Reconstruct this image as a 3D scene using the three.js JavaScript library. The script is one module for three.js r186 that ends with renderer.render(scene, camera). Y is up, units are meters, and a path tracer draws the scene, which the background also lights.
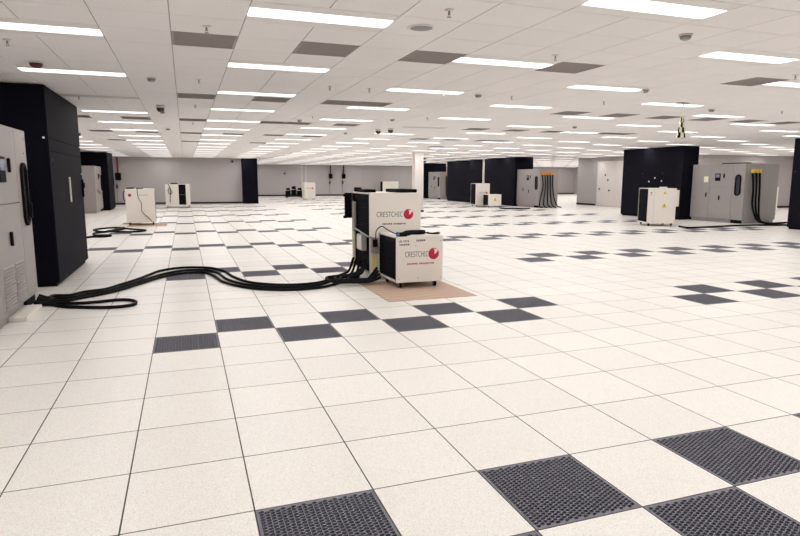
import * as THREE from 'three';
import { RoundedBoxGeometry } from 'three/addons/geometries/RoundedBoxGeometry.js';
import { mergeGeometries } from 'three/addons/utils/BufferGeometryUtils.js';
import { RectAreaLightUniformsLib } from 'three/addons/lights/RectAreaLightUniformsLib.js';

// ------------------------------------------------------------------ camera, exposure
RectAreaLightUniformsLib.init();
const scene = new THREE.Scene();
scene.background = new THREE.Color(0, 0, 0);
const F = 596.8, YAW = 0.3428, PITCH = 0.1476, ROLL = 0.0018;
const camera = new THREE.PerspectiveCamera(2 * Math.atan(268 / F) * 180 / Math.PI, 800 / 536, 0.05, 200);
camera.position.set(0.9572, 1.5914, 2.7709);
camera.rotation.order = 'YXZ';
camera.rotation.set(-PITCH, -YAW, ROLL);
camera.updateMatrixWorld(true); camera.updateProjectionMatrix();
scene.add(camera);
const renderer = new THREE.WebGLRenderer({ antialias: true });
renderer.toneMapping = THREE.LinearToneMapping;
renderer.toneMappingExposure = 1.0;
renderer.shadowMap.enabled = true;
const LAMP = 13.5;                       // radiance of every lit strip lens
const LAMP_COLOR = new THREE.Color().setRGB(1, 0.985, 0.99);

// ------------------------------------------------------------------ helpers
const T = 0.6, H = 2.925;              // floor module and ceiling height
let seed = 20240613;
const rnd = () => { seed = (seed * 1664525 + 1013904223) >>> 0; return seed / 4294967296; };
const used = new Map();
function numbered(n) { const k = used.get(n) ?? 0; used.set(n, k + 1); return k ? `${n}_${String(k).padStart(3, '0')}` : n; }
function shade(o) { o.castShadow = true; o.receiveShadow = true; return o; }
function thing(name, label, category, [x, y, z] = [0, 0, 0], turn = 0, group) {
  const o = new THREE.Group(); o.name = numbered(name); o.position.set(x, y, z); o.rotation.y = turn;
  o.userData = { label, category }; if (group) o.userData.group = group;
  scene.add(o); return o;
}
function part(parent, name, geo, mat, label) {
  const m = shade(new THREE.Mesh(geo, mat)); m.name = name; if (label) m.userData.label = label; parent.add(m); return m;
}
function solo(name, geo, mat, label, category, pos = [0, 0, 0], turn = 0, group) {
  const m = shade(new THREE.Mesh(geo, mat)); m.name = numbered(name); m.position.set(...pos); m.rotation.y = turn;
  m.userData = { label, category }; if (group) m.userData.group = group; scene.add(m); return m;
}
function structure(name, geo, mat) {
  const o = geo ? shade(new THREE.Mesh(geo, mat)) : new THREE.Group(); o.name = name; o.userData.kind = 'structure'; scene.add(o); return o;
}
function again(src, [x, y, z], turn = src.rotation.y, label) {
  const r = src.clone(); r.name = numbered(src.name.replace(/_\d+$/, '')); r.position.set(x, y, z); r.rotation.y = turn;
  r.userData = { ...src.userData }; if (label) r.userData.label = label; scene.add(r); return r;
}
// box by its limits
function bx(x0, x1, y0, y1, z0, z1) { const g = new THREE.BoxGeometry(Math.abs(x1 - x0), Math.abs(y1 - y0), Math.abs(z1 - z0)); g.translate((x0 + x1) / 2, (y0 + y1) / 2, (z0 + z1) / 2); return g; }
function rbx(x0, x1, y0, y1, z0, z1, r = 0.008) { const g = new RoundedBoxGeometry(Math.abs(x1 - x0), Math.abs(y1 - y0), Math.abs(z1 - z0), 2, r); g.translate((x0 + x1) / 2, (y0 + y1) / 2, (z0 + z1) / 2); return g; }
function cyl(r, h, x, y, z, axis = 'y', seg = 18, r2 = r) { const g = new THREE.CylinderGeometry(r, r2, h, seg); if (axis === 'x') g.rotateZ(Math.PI / 2); if (axis === 'z') g.rotateX(Math.PI / 2); g.translate(x, y, z); return g; }
const merge = (...a) => mergeGeometries(a.flat().map((g) => { const n = g.index ? g.toNonIndexed() : g; return n; }), false);
function tube(pts, r, seg, rad = 8, closed = false) {
  const c = new THREE.CatmullRomCurve3(pts.map((p) => new THREE.Vector3(...(Array.isArray(p) ? p : [p.x, p.y, p.z]))), closed, 'centripetal');
  return new THREE.TubeGeometry(c, seg ?? pts.length * 8, r, rad, closed);
}
function lathe(profile, seg = 20) { return new THREE.LatheGeometry(profile.map(([r, y]) => new THREE.Vector2(r, y)), seg); }
// a pixel gives a direction; the surface it lies on gives the distance
function sight(px, py) { return new THREE.Vector3((px - 400) / F, -(py - 268) / F, -1).applyQuaternion(camera.quaternion); }
function onPlane(axis, value, px, py) { const d = sight(px, py), c = camera.position, t = (value - c[axis]) / d[axis]; return c.clone().addScaledVector(d, t); }
const onFloor = (px, py, y = 0) => onPlane('y', y, px, py);
const onX = (px, py, x) => onPlane('x', x, px, py);
const onZ = (px, py, z) => onPlane('z', z, px, py);
// share of the frame a flat cell takes
function cellPixels(x, y, z) {
  const h = T / 2, p = [];
  for (const [a, b] of [[-h, -h], [h, -h], [h, h], [-h, h]]) {
    const v = new THREE.Vector3(x + a, y, z + b).applyMatrix4(camera.matrixWorldInverse);
    if (v.z > -0.3) return 0;
    p.push([400 + F * v.x / -v.z, 268 - F * v.y / -v.z]);
  }
  if (p.every((q) => q[0] < 0) || p.every((q) => q[0] > 800) || p.every((q) => q[1] < 0) || p.every((q) => q[1] > 536)) return 0;
  let s = 0; for (let k = 0; k < 4; k++) { const [a, b] = p[k], [c, d] = p[(k + 1) % 4]; s += a * d - b * c; }
  return Math.abs(s) / 2;
}
camera.matrixWorldInverse.copy(camera.matrixWorld).invert();
// the hall's outline: main hall, with two solid blocks taken out of it
const XL = -4.6, ZN = 7.0, ZL = -38.2, XB = 5.0, ZF = -54.3, XR = 42, BX = 24.75, BZ0 = onX(577, 190, 24.75).z, BZ1 = -22.4, XRN = 34.6;
function inside(x, z, m = 0) {
  if (x < XL + m || x > XR - m || z > ZN - m || z < ZF + m) return false;
  if (x < XB + m && z < ZL + m) return false;
  if (x > BX - m && z > BZ0 - m && z < BZ1 + m) return false;
  if (x > XRN - m && z > BZ1 - m) return false;
  return true;
}

// ------------------------------------------------------------------ materials
function noiseTexture(n, fn, srgb = true) {
  const d = new Uint8Array(n * n * 4);
  for (let y = 0; y < n; y++) for (let x = 0; x < n; x++) { const c = fn(x, y); d.set([c[0], c[1], c[2], 255], (y * n + x) * 4); }
  const t = new THREE.DataTexture(d, n, n); t.magFilter = THREE.LinearFilter; t.minFilter = THREE.LinearMipmapLinearFilter; t.generateMipmaps = true;
  t.wrapS = t.wrapT = THREE.RepeatWrapping; if (srgb) t.colorSpace = THREE.SRGBColorSpace; t.needsUpdate = true; return t;
}
const clamp8 = (v) => Math.max(0, Math.min(255, Math.round(v)));
// high pressure laminate: warm white with fine tan and grey specks
const speck = new Float32Array(512 * 512);
for (let k = 0; k < 15000; k++) {
  const x = Math.floor(rnd() * 512), y = Math.floor(rnd() * 512), s = rnd() < 0.35 ? 3 : 2, v = (rnd() < 0.7 ? -1 : 0.5) * (12 + rnd() * 38);
  for (let a = 0; a < s; a++) for (let b = 0; b < 2; b++) speck[((y + b) & 511) * 512 + ((x + a) & 511)] += v;
}
const laminate = noiseTexture(512, (x, y) => { const s = speck[y * 512 + x], g = (rnd() - 0.5) * 9; return [clamp8(234 + s * 0.8 + g), clamp8(230 + s * 0.9 + g), clamp8(223 + s + g)]; });
const mineral = noiseTexture(256, () => { const g = (rnd() - 0.5) * 10 - (rnd() < 0.06 ? 16 : 0); return [clamp8(247 + g), clamp8(243 + g), clamp8(242 + g)]; });
const fine = noiseTexture(256, () => { const g = 128 + (rnd() - 0.5) * 120; return [g, g, g]; }, false);
const phys = (o) => new THREE.MeshPhysicalMaterial(o);
const std = (o) => new THREE.MeshStandardMaterial(o);
const C = (r, g, b) => new THREE.Color(`rgb(${r},${g},${b})`);
const M = {
  tile: [0, 1, 2].map((k) => std({ map: laminate, color: new THREE.Color().setScalar([1, 0.975, 0.955][k]), roughness: 0.36 })),
  tileEdge: std({ color: C(104, 97, 91), roughness: 0.7 }),
  stringer: std({ color: C(58, 56, 56), roughness: 0.8 }),
  subfloor: std({ color: C(92, 90, 88), roughness: 0.95 }),
  grate: std({ color: C(110, 110, 118), roughness: 0.55, metalness: 0.2 }),
  ceilTile: [0, 1].map((k) => std({ map: mineral, color: new THREE.Color().setScalar([1, 0.985][k]), roughness: 0.95 })),
  tbar: std({ color: C(172, 164, 161), roughness: 0.7 }),
  fixture: std({ color: C(240, 236, 233), roughness: 0.6 }),
  lens: std({ color: C(250, 250, 250), roughness: 0.5, emissive: LAMP_COLOR, emissiveIntensity: 1.6 }),
  lensOff: std({ color: C(196, 190, 188), roughness: 0.5 }),
  vent: std({ color: C(168, 158, 155), roughness: 0.7 }),
  ventFrame: std({ color: C(160, 151, 148), roughness: 0.6 }),
  wall: std({ color: C(182, 175, 173), roughness: 0.9, bumpMap: fine, bumpScale: 0.0005 }),
  wallTrim: std({ color: C(222, 214, 209), roughness: 0.8 }),
  base: std({ color: C(40, 36, 38), roughness: 0.6 }),
  dark: phys({ color: C(17, 16, 24), roughness: 0.8, specularIntensity: 0.12 }),
  darkPanel: phys({ color: C(19, 18, 27), roughness: 0.75, specularIntensity: 0.15 }),
  black: phys({ color: C(12, 11, 14), roughness: 0.7, specularIntensity: 0.2 }),
  rubber: phys({ color: C(10, 10, 12), roughness: 0.65, specularIntensity: 0.25 }),
  grey: std({ color: C(152, 146, 143), roughness: 0.5 }),
  greyDoor: std({ color: C(152, 146, 143), roughness: 0.48 }),
  slot: std({ color: C(70, 68, 68), roughness: 0.8 }),
  white: std({ color: C(226, 219, 209), roughness: 0.45 }),
  steel: std({ color: C(150, 150, 152), roughness: 0.35, metalness: 0.7 }),
  smoke: std({ color: C(60, 60, 66), roughness: 0.15 }),
  yellow: std({ color: C(232, 196, 60), roughness: 0.5 }),
  orange: std({ color: C(214, 140, 50), roughness: 0.5 }),
  red: std({ color: C(150, 30, 36), roughness: 0.5 }),
  maroon: std({ color: C(84, 30, 34), roughness: 0.5 }),
  green: std({ color: C(60, 130, 90), roughness: 0.5 }),
  board: std({ map: noiseTexture(256, (x, y) => { const g = Math.sin(y * 0.21 + Math.sin(x * 0.03) * 2) * 5 + (rnd() - 0.5) * 10; return [clamp8(184 + g), clamp8(157 + g), clamp8(138 + g)]; }), roughness: 0.75 }),
  paper: std({ color: C(232, 230, 224), roughness: 0.7 }),
};

// ------------------------------------------------------------------ slabs: chamfered plates for floor and ceiling modules
function slabArrays(w, h, ch, flip, rot = 0, jitter = 0) {
  const a = w / 2, b = a - ch, P = [], U = [], N = [], s = flip ? -1 : 1;
  const uv = (x, z) => { let u = x / w + 0.5, v = z / w + 0.5; for (let k = 0; k < rot; k++) [u, v] = [v, 1 - u]; return [u + jitter, v + jitter * 0.37]; };
  const quad = (p, n) => { const q = flip ? [0, 2, 1, 0, 3, 2] : [0, 1, 2, 0, 2, 3]; for (const k of q) { P.push(p[k][0], p[k][1] * s, p[k][2]); N.push(n[0], n[1] * s, n[2]); U.push(...uv(p[k][0], p[k][2])); } };
  quad([[-b, 0, b], [b, 0, b], [b, 0, -b], [-b, 0, -b]], [0, 1, 0]);
  for (const [dx, dz] of [[1, 0], [-1, 0], [0, 1], [0, -1]]) {
    const t = (u, r, y) => [dx * r + dz * u, y, dz * r - dx * u];
    const q = Math.SQRT1_2;
    quad([t(-a, a, -ch), t(a, a, -ch), t(b, b, 0), t(-b, b, 0)], [dx * q, q, dz * q]);
    quad([t(-a, a, -h), t(a, a, -h), t(a, a, -ch), t(-a, a, -ch)], [dx, 0, dz]);
  }
  return { P, U, N };
}
function toGeometry({ P, U, N }) { const g = new THREE.BufferGeometry(); g.addGroup(0, 6, 0); g.addGroup(6, P.length / 3 - 6, 1); g.setAttribute('position', new THREE.Float32BufferAttribute(P, 3)); g.setAttribute('normal', new THREE.Float32BufferAttribute(N, 3)); g.setAttribute('uv', new THREE.Float32BufferAttribute(U, 2)); return g; }
function manySlabs(cells, y, variants) {
  const n = variants[0].P.length, P = new Float32Array(cells.length * n), N = new Float32Array(cells.length * n), U = new Float32Array(cells.length * n / 3 * 2);
  cells.forEach((c, k) => { const v = variants[k * 7 % variants.length]; for (let q = 0; q < n; q += 3) { P[k * n + q] = v.P[q] + c.x; P[k * n + q + 1] = v.P[q + 1] + y; P[k * n + q + 2] = v.P[q + 2] + c.z; } N.set(v.N, k * n); U.set(v.U, k * n / 3 * 2); });
  const g = new THREE.BufferGeometry(); g.setAttribute('position', new THREE.BufferAttribute(P, 3)); g.setAttribute('normal', new THREE.BufferAttribute(N, 3)); g.setAttribute('uv', new THREE.BufferAttribute(U, 2)); return g;
}
function splitSlabs(v) { return [{ P: v.P.slice(0, 18), N: v.N.slice(0, 18), U: v.U.slice(0, 12) }, { P: v.P.slice(18), N: v.N.slice(18), U: v.U.slice(12) }]; }

// ------------------------------------------------------------------ raised floor
const floor = structure('floor');
part(floor, 'subfloor', bx(XL - 0.3, XR + 0.3, -1.0, -0.9, ZF - 0.3, ZN + 0.3), M.subfloor);
{
  const bars = [];
  for (let i = -8; i <= 70; i++) bars.push(bx(i * T - 0.014, i * T + 0.014, -0.04, -0.012, ZF, ZN));
  for (let j = -12; j <= 91; j++) bars.push(bx(XL, XR, -0.04, -0.012, -j * T - 0.014, -j * T + 0.014));
  part(floor, 'stringer_grid', merge(bars), M.stringer).userData.kind = 'stuff';
}
const perforated = new Set();
for (let k = 0; k <= 12; k++) {
  for (let c = k >= 3 ? -2 : k ? 1 : 0; c <= 8; c++) perforated.add(`${c},${7 * k - (c & 1 ? 2 : 1)}`);
  for (let c = 12; c <= 31; c++) perforated.add(`${c},${7 * k - (c & 1 ? 1 : 2)}`);
}
const solid = [], holed = [];
for (let a = -8; a < 70; a++) for (let b = -12; b < 91; b++) {
  const x = (a + 0.5) * T, z = -(b + 0.5) * T;
  if (!inside(x, z, -0.3)) continue;
  (perforated.has(`${a},${b}`) ? holed : solid).push({ x, z, a, b, s: cellPixels(x, 0, z) });
}
const bySize = (p, q) => q.s - p.s;
{
  solid.sort(bySize);
  const variants = [0, 1, 2, 3].map((r) => slabArrays(T - 0.003, 0.0119, 0.0024, false, r, r * 0.23));
  const geos = variants.map(toGeometry);
  solid.slice(0, 300).forEach((c, k) => { const m = part(floor, 'floor_tile', geos[k % 4], [M.tile[Math.floor(rnd() * 3)], M.tileEdge]); m.position.set(c.x, 0, c.z); });
  const rest = solid.slice(300);
  const sp = variants.map(splitSlabs);
  part(floor, 'floor_tiles_far', manySlabs(rest, 0, sp.map((q) => q[0])), M.tile[1]).userData.kind = 'stuff';
  part(floor, 'tile_edges_far', manySlabs(rest, 0, sp.map((q) => q[1])), M.tileEdge).userData.kind = 'stuff';
}
// perforated panels: frame, straight ribs, and two staggered rows of openings between the ribs
function grateGeometry() {
  const w = T - 0.006, e = 0.012, strips = 11, sw = (w - 2 * e) / strips, rows = 24, rp = (w - 2 * e) / rows, all = [];
  const shape = new THREE.Shape([[-sw / 2, -w / 2], [sw / 2, -w / 2], [sw / 2, w / 2], [-sw / 2, w / 2]].map((p) => new THREE.Vector2(...p)));
  for (let col = 0; col < 2; col++) for (let r = 0; r < rows; r++) {
    const cx = (col ? 1 : -1) * sw * 0.245, cy = -w / 2 + e + (r + (col ? 0.98 : 0.5)) * rp, hx = sw * 0.236, hy = rp * 0.475, lean = (col ? 1 : -1) * hx * 0.35;
    if (cy + hy > w / 2 - e * 0.7) continue;
    shape.holes.push(new THREE.Path([[-hx, -hy * 0.5], [-hx * 0.4 + lean, -hy], [hx, -hy * 0.5], [hx, hy * 0.5], [hx * 0.4 + lean, hy], [-hx, hy * 0.5]].map(([a, b]) => new THREE.Vector2(cx + a, cy + b))));
  }
  const strip = new THREE.ExtrudeGeometry(shape, { depth: 0.0119, bevelEnabled: false }); strip.rotateX(-Math.PI / 2); strip.translate(0, -0.0119, 0);
  for (let k = 0; k < strips; k++) { const g = strip.clone(); g.translate(-w / 2 + e + (k + 0.5) * sw, 0, 0); all.push(g); }
  all.push(bx(-w / 2, -w / 2 + e, -0.0119, 0, -w / 2, w / 2), bx(w / 2 - e, w / 2, -0.0119, 0, -w / 2, w / 2));
  for (let k = 0; k <= strips; k++) { const x = -w / 2 + e + k * sw; all.push(bx(x - 0.0016, x + 0.0016, -0.0119, 0.0008, -w / 2 + 0.004, w / 2 - 0.004)); }
  return merge(all);
}
function grateFar() {      // the same panel with plain long openings, for where single openings no longer show
  const w = T - 0.006, e = 0.02, strips = 11, sw = (w - 2 * e) / strips, all = [bx(-w / 2, w / 2, -0.0119, 0, -w / 2, -w / 2 + e), bx(-w / 2, w / 2, -0.0119, 0, w / 2 - e, w / 2)];
  for (let k = 0; k <= strips; k++) { const x = -w / 2 + e + k * sw, h = k % strips ? 0.0125 : 0.016; all.push(bx(x - h, x + h, -0.0119, 0, -w / 2 + e, w / 2 - e)); }
  return merge(all);
}
{
  holed.sort(bySize);
  const near = grateGeometry(), far = grateFar();
  holed.slice(0, 300).forEach((c, k) => { const m = part(floor, 'perforated_panel', k < 26 ? near : far, M.grate, 'dark perforated air panel'); m.position.set(c.x, 0, c.z); });
  const gs = holed.slice(300).map((c) => { const g = far.clone(); g.translate(c.x, 0, c.z); return g; });
  if (gs.length) part(floor, 'perforated_panels_far', merge(gs), M.grate).userData.kind = 'stuff';
}
console.log('floor', solid.length, holed.length);

// ------------------------------------------------------------------ walls
structure('wall_left', bx(XL - 0.25, XL, -0.9, 3.4, ZL, ZN), M.wall);
structure('wall_behind', bx(XL - 0.25, XRN + 0.25, -0.9, 3.4, ZN, ZN + 0.25), M.wall);
structure('wall_back_left', bx(XL - 0.25, XB, -0.9, 3.4, ZL - 0.25, ZL), M.wall);
structure('wall_return_left', bx(XB - 0.25, XB, -0.9, 3.4, ZF, ZL - 0.25), M.wall);
structure('wall_far', bx(XB - 0.25, XR + 0.25, -0.9, 3.4, ZF - 0.25, ZF), M.wall);
structure('wall_right_far', bx(XR, XR + 0.25, -0.9, 3.4, ZF, BZ0), M.wall);
structure('wall_block_right', bx(BX, BX + 0.25, -0.9, 3.4, BZ0, BZ1), M.wall);
structure('wall_block_far', bx(BX + 0.25, XR + 0.25, -0.9, 3.4, BZ0, BZ0 + 0.25), M.wall);
structure('wall_block_near', bx(BX + 0.25, XRN + 0.25, -0.9, 3.4, BZ1 - 0.25, BZ1), M.wall);
structure('wall_right_near', bx(XRN, XRN + 0.25, -0.9, 3.4, BZ1, ZN), M.wall);
structure('baseboard_left', bx(XL, XL + 0.015, 0, 0.12, ZL + 0.015, ZN), M.base);
structure('baseboard_back_left', bx(XL, XB - 0.5, 0, 0.12, ZL, ZL + 0.015), M.base);
structure('baseboard_far', bx(XB, XR, 0, 0.14, ZF, ZF + 0.015), M.base);
structure('baseboard_block', bx(BX - 0.015, BX, 0, 0.12, onX(597, 190, BX).z, BZ0), M.base);
structure('baseboard_block_near', bx(BX, XRN, 0, 0.12, BZ1, BZ1 + 0.015), M.base);
structure('roof_slab', bx(XL - 0.3, XR + 0.3, 3.4, 3.5, ZF - 0.3, ZN + 0.3), M.subfloor);
{ // raised cover strips between the far wall's panels
  let n = 1;
  for (const px of [286, 302, 306, 330, 345, 362, 384, 400]) { const p = onZ(px, 180, ZF); structure(`trim_${n++}`, bx(p.x - 0.03, p.x + 0.03, 0.14, H, ZF, ZF + 0.02), px === 302 || px === 306 ? M.wallTrim : M.wall); }
}

// ------------------------------------------------------------------ ceiling
const ceiling = structure('ceiling');
const taken = new Set();
const lights = [];
for (let c = -3; c <= 17; c++) for (let r = -4; r <= 24; r++) {
  const i = 4 * c + 3, j = 4 * r + 4 + (c & 1 ? 2 : 0), x = (i + 0.5) * T, z = -j * T;
  if (!inside(x, z, 0.65) || j < -8) continue;
  if (x > BX && z > BZ1 && (x > 34 || z > -6)) continue;
  taken.add(`${i},${j}`).add(`${i + 1},${j}`);
  lights.push({ x, z, off: (c === -1 && j === 14) || (c === 2 && j === 20), px: cellPixels(x, H, z) });
}
const ventCells = [];
for (const [m, ns] of [[3, [1, 3, 5, 8, 13]], [10, [1, 3, 5, 6, 13, 15, 17, 19, 21, 23]], [17, [-3, -1, 1, 4, 5, 7, 13, 15, 17, 20, 21]], [24, [-3, -1, 1, 3, 5, 7, 13, 15, 17, 18]], [31, [-3, -1, 1, 5, 7, 15, 17]]])
  for (const n of ns) { const i = n + 1, j = m + 3; if (taken.has(`${i},${j}`)) continue; taken.add(`${i},${j}`); ventCells.push([i * T, -j * T]); }
{
  const cells = [];
  for (let i = -9; i <= 71; i++) for (let j = -12; j <= 91; j++) { if (taken.has(`${i},${j}`)) continue; const x = i * T, z = -j * T; if (inside(x, z, -0.3)) cells.push({ x, z, s: cellPixels(x, H, z) }); }
  cells.sort(bySize);
  const variants = [0, 1, 2, 3].map((r) => slabArrays(T - 0.009, 0.014, 0.002, true, r, r * 0.31)), geos = variants.map(toGeometry);
  cells.slice(0, 300).forEach((c, k) => { const m = part(ceiling, 'ceiling_tile', geos[k % 4], Array(2).fill(M.ceilTile[Math.floor(rnd() * 2)])); m.position.set(c.x, H, c.z); });
  part(ceiling, 'ceiling_tiles_far', manySlabs(cells.slice(300), H, variants), M.ceilTile[0]).userData.kind = 'stuff';
  const bars = [];
  for (let i = -9; i <= 71; i++) bars.push(bx((i + 0.5) * T - 0.012, (i + 0.5) * T + 0.012, H + 0.005, H + 0.03, ZF, ZN));
  for (let j = -12; j <= 91; j++) bars.push(bx(XL, XR, H + 0.005, H + 0.03, -(j + 0.5) * T - 0.012, -(j + 0.5) * T + 0.012));
  part(ceiling, 'grid_bars', merge(bars), M.tbar).userData.kind = 'stuff';
}
// strip lights
function lightFixture(off) {
  const g = new THREE.Group();
  const L = 0.594, D = 0.295, w = 0.125;
  part(g, 'housing', merge(bx(-L, L, 0.031, 0.05, -D, D)), M.fixture);
  part(g, 'side_panel', bx(-L, L, 0, 0.03, -D, -w - 0.004), M.fixture);
  part(g, 'side_panel', bx(-L, L, 0, 0.03, w + 0.004, D), M.fixture);
  part(g, 'lens', rbx(-L, L, -0.004, 0.026, -w, w, 0.003), off ? M.lensOff : M.lens, off ? undefined : 'glowing lens');
  if (!off) { const a = new THREE.RectAreaLight(LAMP_COLOR, LAMP, 2 * L - 0.01, 2 * w - 0.01); a.rotation.x = -Math.PI / 2; a.position.y = -0.007; a.name = 'strip_lamp'; g.add(a); }
  return g;
}
{
  const on = lightFixture(false), off = lightFixture(true);
  for (const l of lights) {
    const o = (l.off ? off : on).clone(); o.name = numbered('ceiling_light'); o.position.set(l.x, H, l.z);
    o.userData = l.off ? { label: 'unlit recessed strip light, dull grey lens, among the lit ones', category: 'ceiling light', group: 'unlit strip lights' }
      : { label: 'lit recessed strip light with a long glowing white lens in the ceiling', category: 'ceiling light', group: 'lit strip lights in the ceiling grid' };
    scene.add(o);
  }
  console.log('lights', lights.length, lights.filter((l) => l.px > 0).length);
}
// air grilles
{
  const g0 = new THREE.Group(); const a = 0.294;
  part(g0, 'frame', merge(bx(-a, a, -0.002, 0.02, -a, -a + 0.02), bx(-a, a, -0.002, 0.02, a - 0.02, a), bx(-a, -a + 0.02, -0.002, 0.02, -a + 0.02, a - 0.02), bx(a - 0.02, a, -0.002, 0.02, -a + 0.02, a - 0.02)), M.ventFrame);
  const slats = []; for (let k = 0; k < 18; k++) { const z = -a + 0.035 + k * 0.0305; const s = bx(-a + 0.02, a - 0.02, -0.0015, 0.0015, -0.0135, 0.0135); s.rotateX(0.1); s.translate(0, 0.003, z); slats.push(s); }
  part(g0, 'slats', merge(slats), M.vent).userData.kind = 'stuff';
  part(g0, 'backing', bx(-a, a, 0.02, 0.03, -a, a), M.vent);
  for (const [x, z] of ventCells) { const o = g0.clone(); o.name = numbered('ceiling_vent'); o.position.set(x, H, z); o.userData = { label: 'square dull grey slatted air grille set in the ceiling', category: 'vent', group: 'square air grilles in the ceiling' }; scene.add(o); }
}
// small ceiling fittings
const cellAt = (n, m) => [(n + 1) * T, H, -(m + 3) * T];
{
  const s = new THREE.Group();
  part(s, 'escutcheon', lathe([[0, 0], [0.038, 0], [0.036, -0.006], [0.012, -0.012], [0, -0.012]]), M.white);
  part(s, 'stem', cyl(0.009, 0.03, 0, -0.026, 0), M.steel);
  part(s, 'deflector', merge(cyl(0.018, 0.003, 0, -0.058, 0), cyl(0.002, 0.02, 0.009, -0.048, 0), cyl(0.002, 0.02, -0.009, -0.048, 0)), M.steel);
  for (const [n, m] of [[1, 2], [4, 0], [7, 2], [13, 2], [-2, 4], [1, 7], [5, 7], [9, 7], [4, 7], [1, 12], [19, 7], [7, 7], [12, 7], [-2, 11], [1, 18], [5, 14], [9, 13]]) {
    const o = s.clone(); o.name = numbered('fire_sprinkler'); o.position.set(...cellAt(n, m)); o.userData = { label: 'small pendant fire sprinkler in the middle of a ceiling tile', category: 'sprinkler', group: 'fire sprinklers' }; scene.add(o);
  }
  const d = new THREE.Group();
  part(d, 'base', lathe([[0, 0], [0.062, 0], [0.062, -0.016], [0, -0.016]], 24), M.white);
  part(d, 'chamber', lathe([[0, -0.05], [0.03, -0.05], [0.042, -0.044], [0.05, -0.03], [0.05, -0.016], [0, -0.016]].reverse(), 24), M.steel);
  for (const [n, m] of [[0, 7.2], [8, 0], [8, 7], [11.5, 4.8], [0, 14.2], [8, 14], [16.5, 7.45], [16.2, 14.2], [0, 21.4], [8, 21], [4.8, 15.5]]) {
    const o = d.clone(); o.name = numbered('smoke_detector'); o.position.set(...cellAt(n, m)); o.userData = { label: 'round white smoke detector with a grey chamber under the ceiling', category: 'smoke detector', group: 'smoke detectors' }; scene.add(o);
  }
  const r = thing('alarm_sounder', 'dark maroon round alarm on the ceiling above the vented grey cabinet', 'alarm', cellAt(-2, 6));
  part(r, 'base', lathe([[0, 0], [0.075, 0], [0.075, -0.018], [0, -0.018]], 24), M.white);
  part(r, 'dome', lathe([[0, -0.018], [0.07, -0.018], [0.066, -0.045], [0.04, -0.062], [0, -0.066]], 24), M.maroon);
  const k = thing('ceiling_speaker', 'round flat grey speaker grille in the ceiling', 'speaker', cellAt(4, 1));
  part(k, 'rim', lathe([[0.1, 0.004], [0.125, 0], [0.128, -0.008], [0.105, -0.01], [0.1, -0.006]], 32), M.fixture);
  part(k, 'grille', lathe([[0, -0.012], [0.06, -0.011], [0.105, -0.006], [0.105, 0.002], [0, 0.002]].reverse(), 32), std({ color: C(150, 144, 150), roughness: 0.6 }));
  const dc = new THREE.Group();
  part(dc, 'base', lathe([[0, 0], [0.075, 0], [0.08, -0.02], [0.074, -0.05], [0, -0.05]], 24), M.white);
  part(dc, 'dome', lathe([[0.072, -0.05], [0.07, -0.08], [0.05, -0.112], [0.02, -0.126], [0, -0.128]], 24), M.smoke);
  const camSpots = [[0, 12.5, 'white dome camera with dark glass between two rows of lights'], [8.9, 18.6, 'one of a close pair of dome cameras under the ceiling'], [9.25, 17.9, 'one of a close pair of dome cameras under the ceiling'], [-4.1, 25, 'dome camera under the ceiling behind the tall dark cabinet']];
  camSpots.forEach(([n, m, label], q) => { const o = dc.clone(); o.name = numbered('dome_camera'); o.position.set(...cellAt(n, m)); o.userData = { label, category: 'camera' }; if (q === 1 || q === 2) o.userData.group = 'pair of dome cameras'; scene.add(o); });
}
// chequered marker hung from the ceiling
{
  const [x, , z] = cellAt(14.4, 6.5);
  const t = thing('hanging_marker', 'black and pale yellow chequered marker hanging from the ceiling on a wire', 'marker', [x, H, z], 0.2);
  part(t, 'mounting_plate', merge(rbx(-0.11, 0.11, -0.012, 0, -0.06, 0.06, 0.004), cyl(0.012, 0.03, 0, -0.025, 0)), M.grey);
  part(t, 'wire', cyl(0.004, 0.22, 0, -0.13, 0, 'y', 8), M.paper);
  const body = []; const yTop = -0.245, yBot = -0.6;
  const rad = (v) => 0.03 + 0.07 * v;
  // three bands of cloth facets, alternately pale and black, each facet a plate of its own
  const pale = std({ color: C(236, 232, 206), roughness: 0.8 });
  let q = 0;
  for (let b = 0; b < 4; b++) for (let f = 0; f < 8; f++) {
    const v0 = b / 4, v1 = (b + 1) / 4, a0 = (f + b * 0.35) / 8 * Math.PI * 2, a1 = a0 + Math.PI * 2 / 8;
    const P = (v, a, k = 1) => new THREE.Vector3(Math.cos(a) * rad(v) * k, yTop + (yBot - yTop) * v, Math.sin(a) * rad(v) * k * 0.6);
    const c = [P(v0, a0), P(v0, a1), P(v1, a1), P(v1, a0)], i = [P(v0, a0, 0.8), P(v0, a1, 0.8), P(v1, a1, 0.8), P(v1, a0, 0.8)];
    const pos = []; const tri = (A, B, D) => pos.push(A.x, A.y, A.z, B.x, B.y, B.z, D.x, D.y, D.z); const quad = (A, B, D, E) => { tri(A, B, D); tri(A, D, E); };
    quad(...c); quad(i[3], i[2], i[1], i[0]); quad(c[0], i[0], i[1], c[1]); quad(c[1], i[1], i[2], c[2]); quad(c[2], i[2], i[3], c[3]); quad(c[3], i[3], i[0], c[0]);
    const g = new THREE.BufferGeometry(); g.setAttribute('position', new THREE.Float32BufferAttribute(pos, 3)); g.computeVertexNormals();
    part(t, 'patch', g, (f + b) % 2 ? M.black : pale); q++;
  }
  part(t, 'hook', merge(lathe([[0, -0.225], [0.025, -0.24], [0.028, -0.26], [0, -0.26]], 12)), pale);
}
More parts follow.
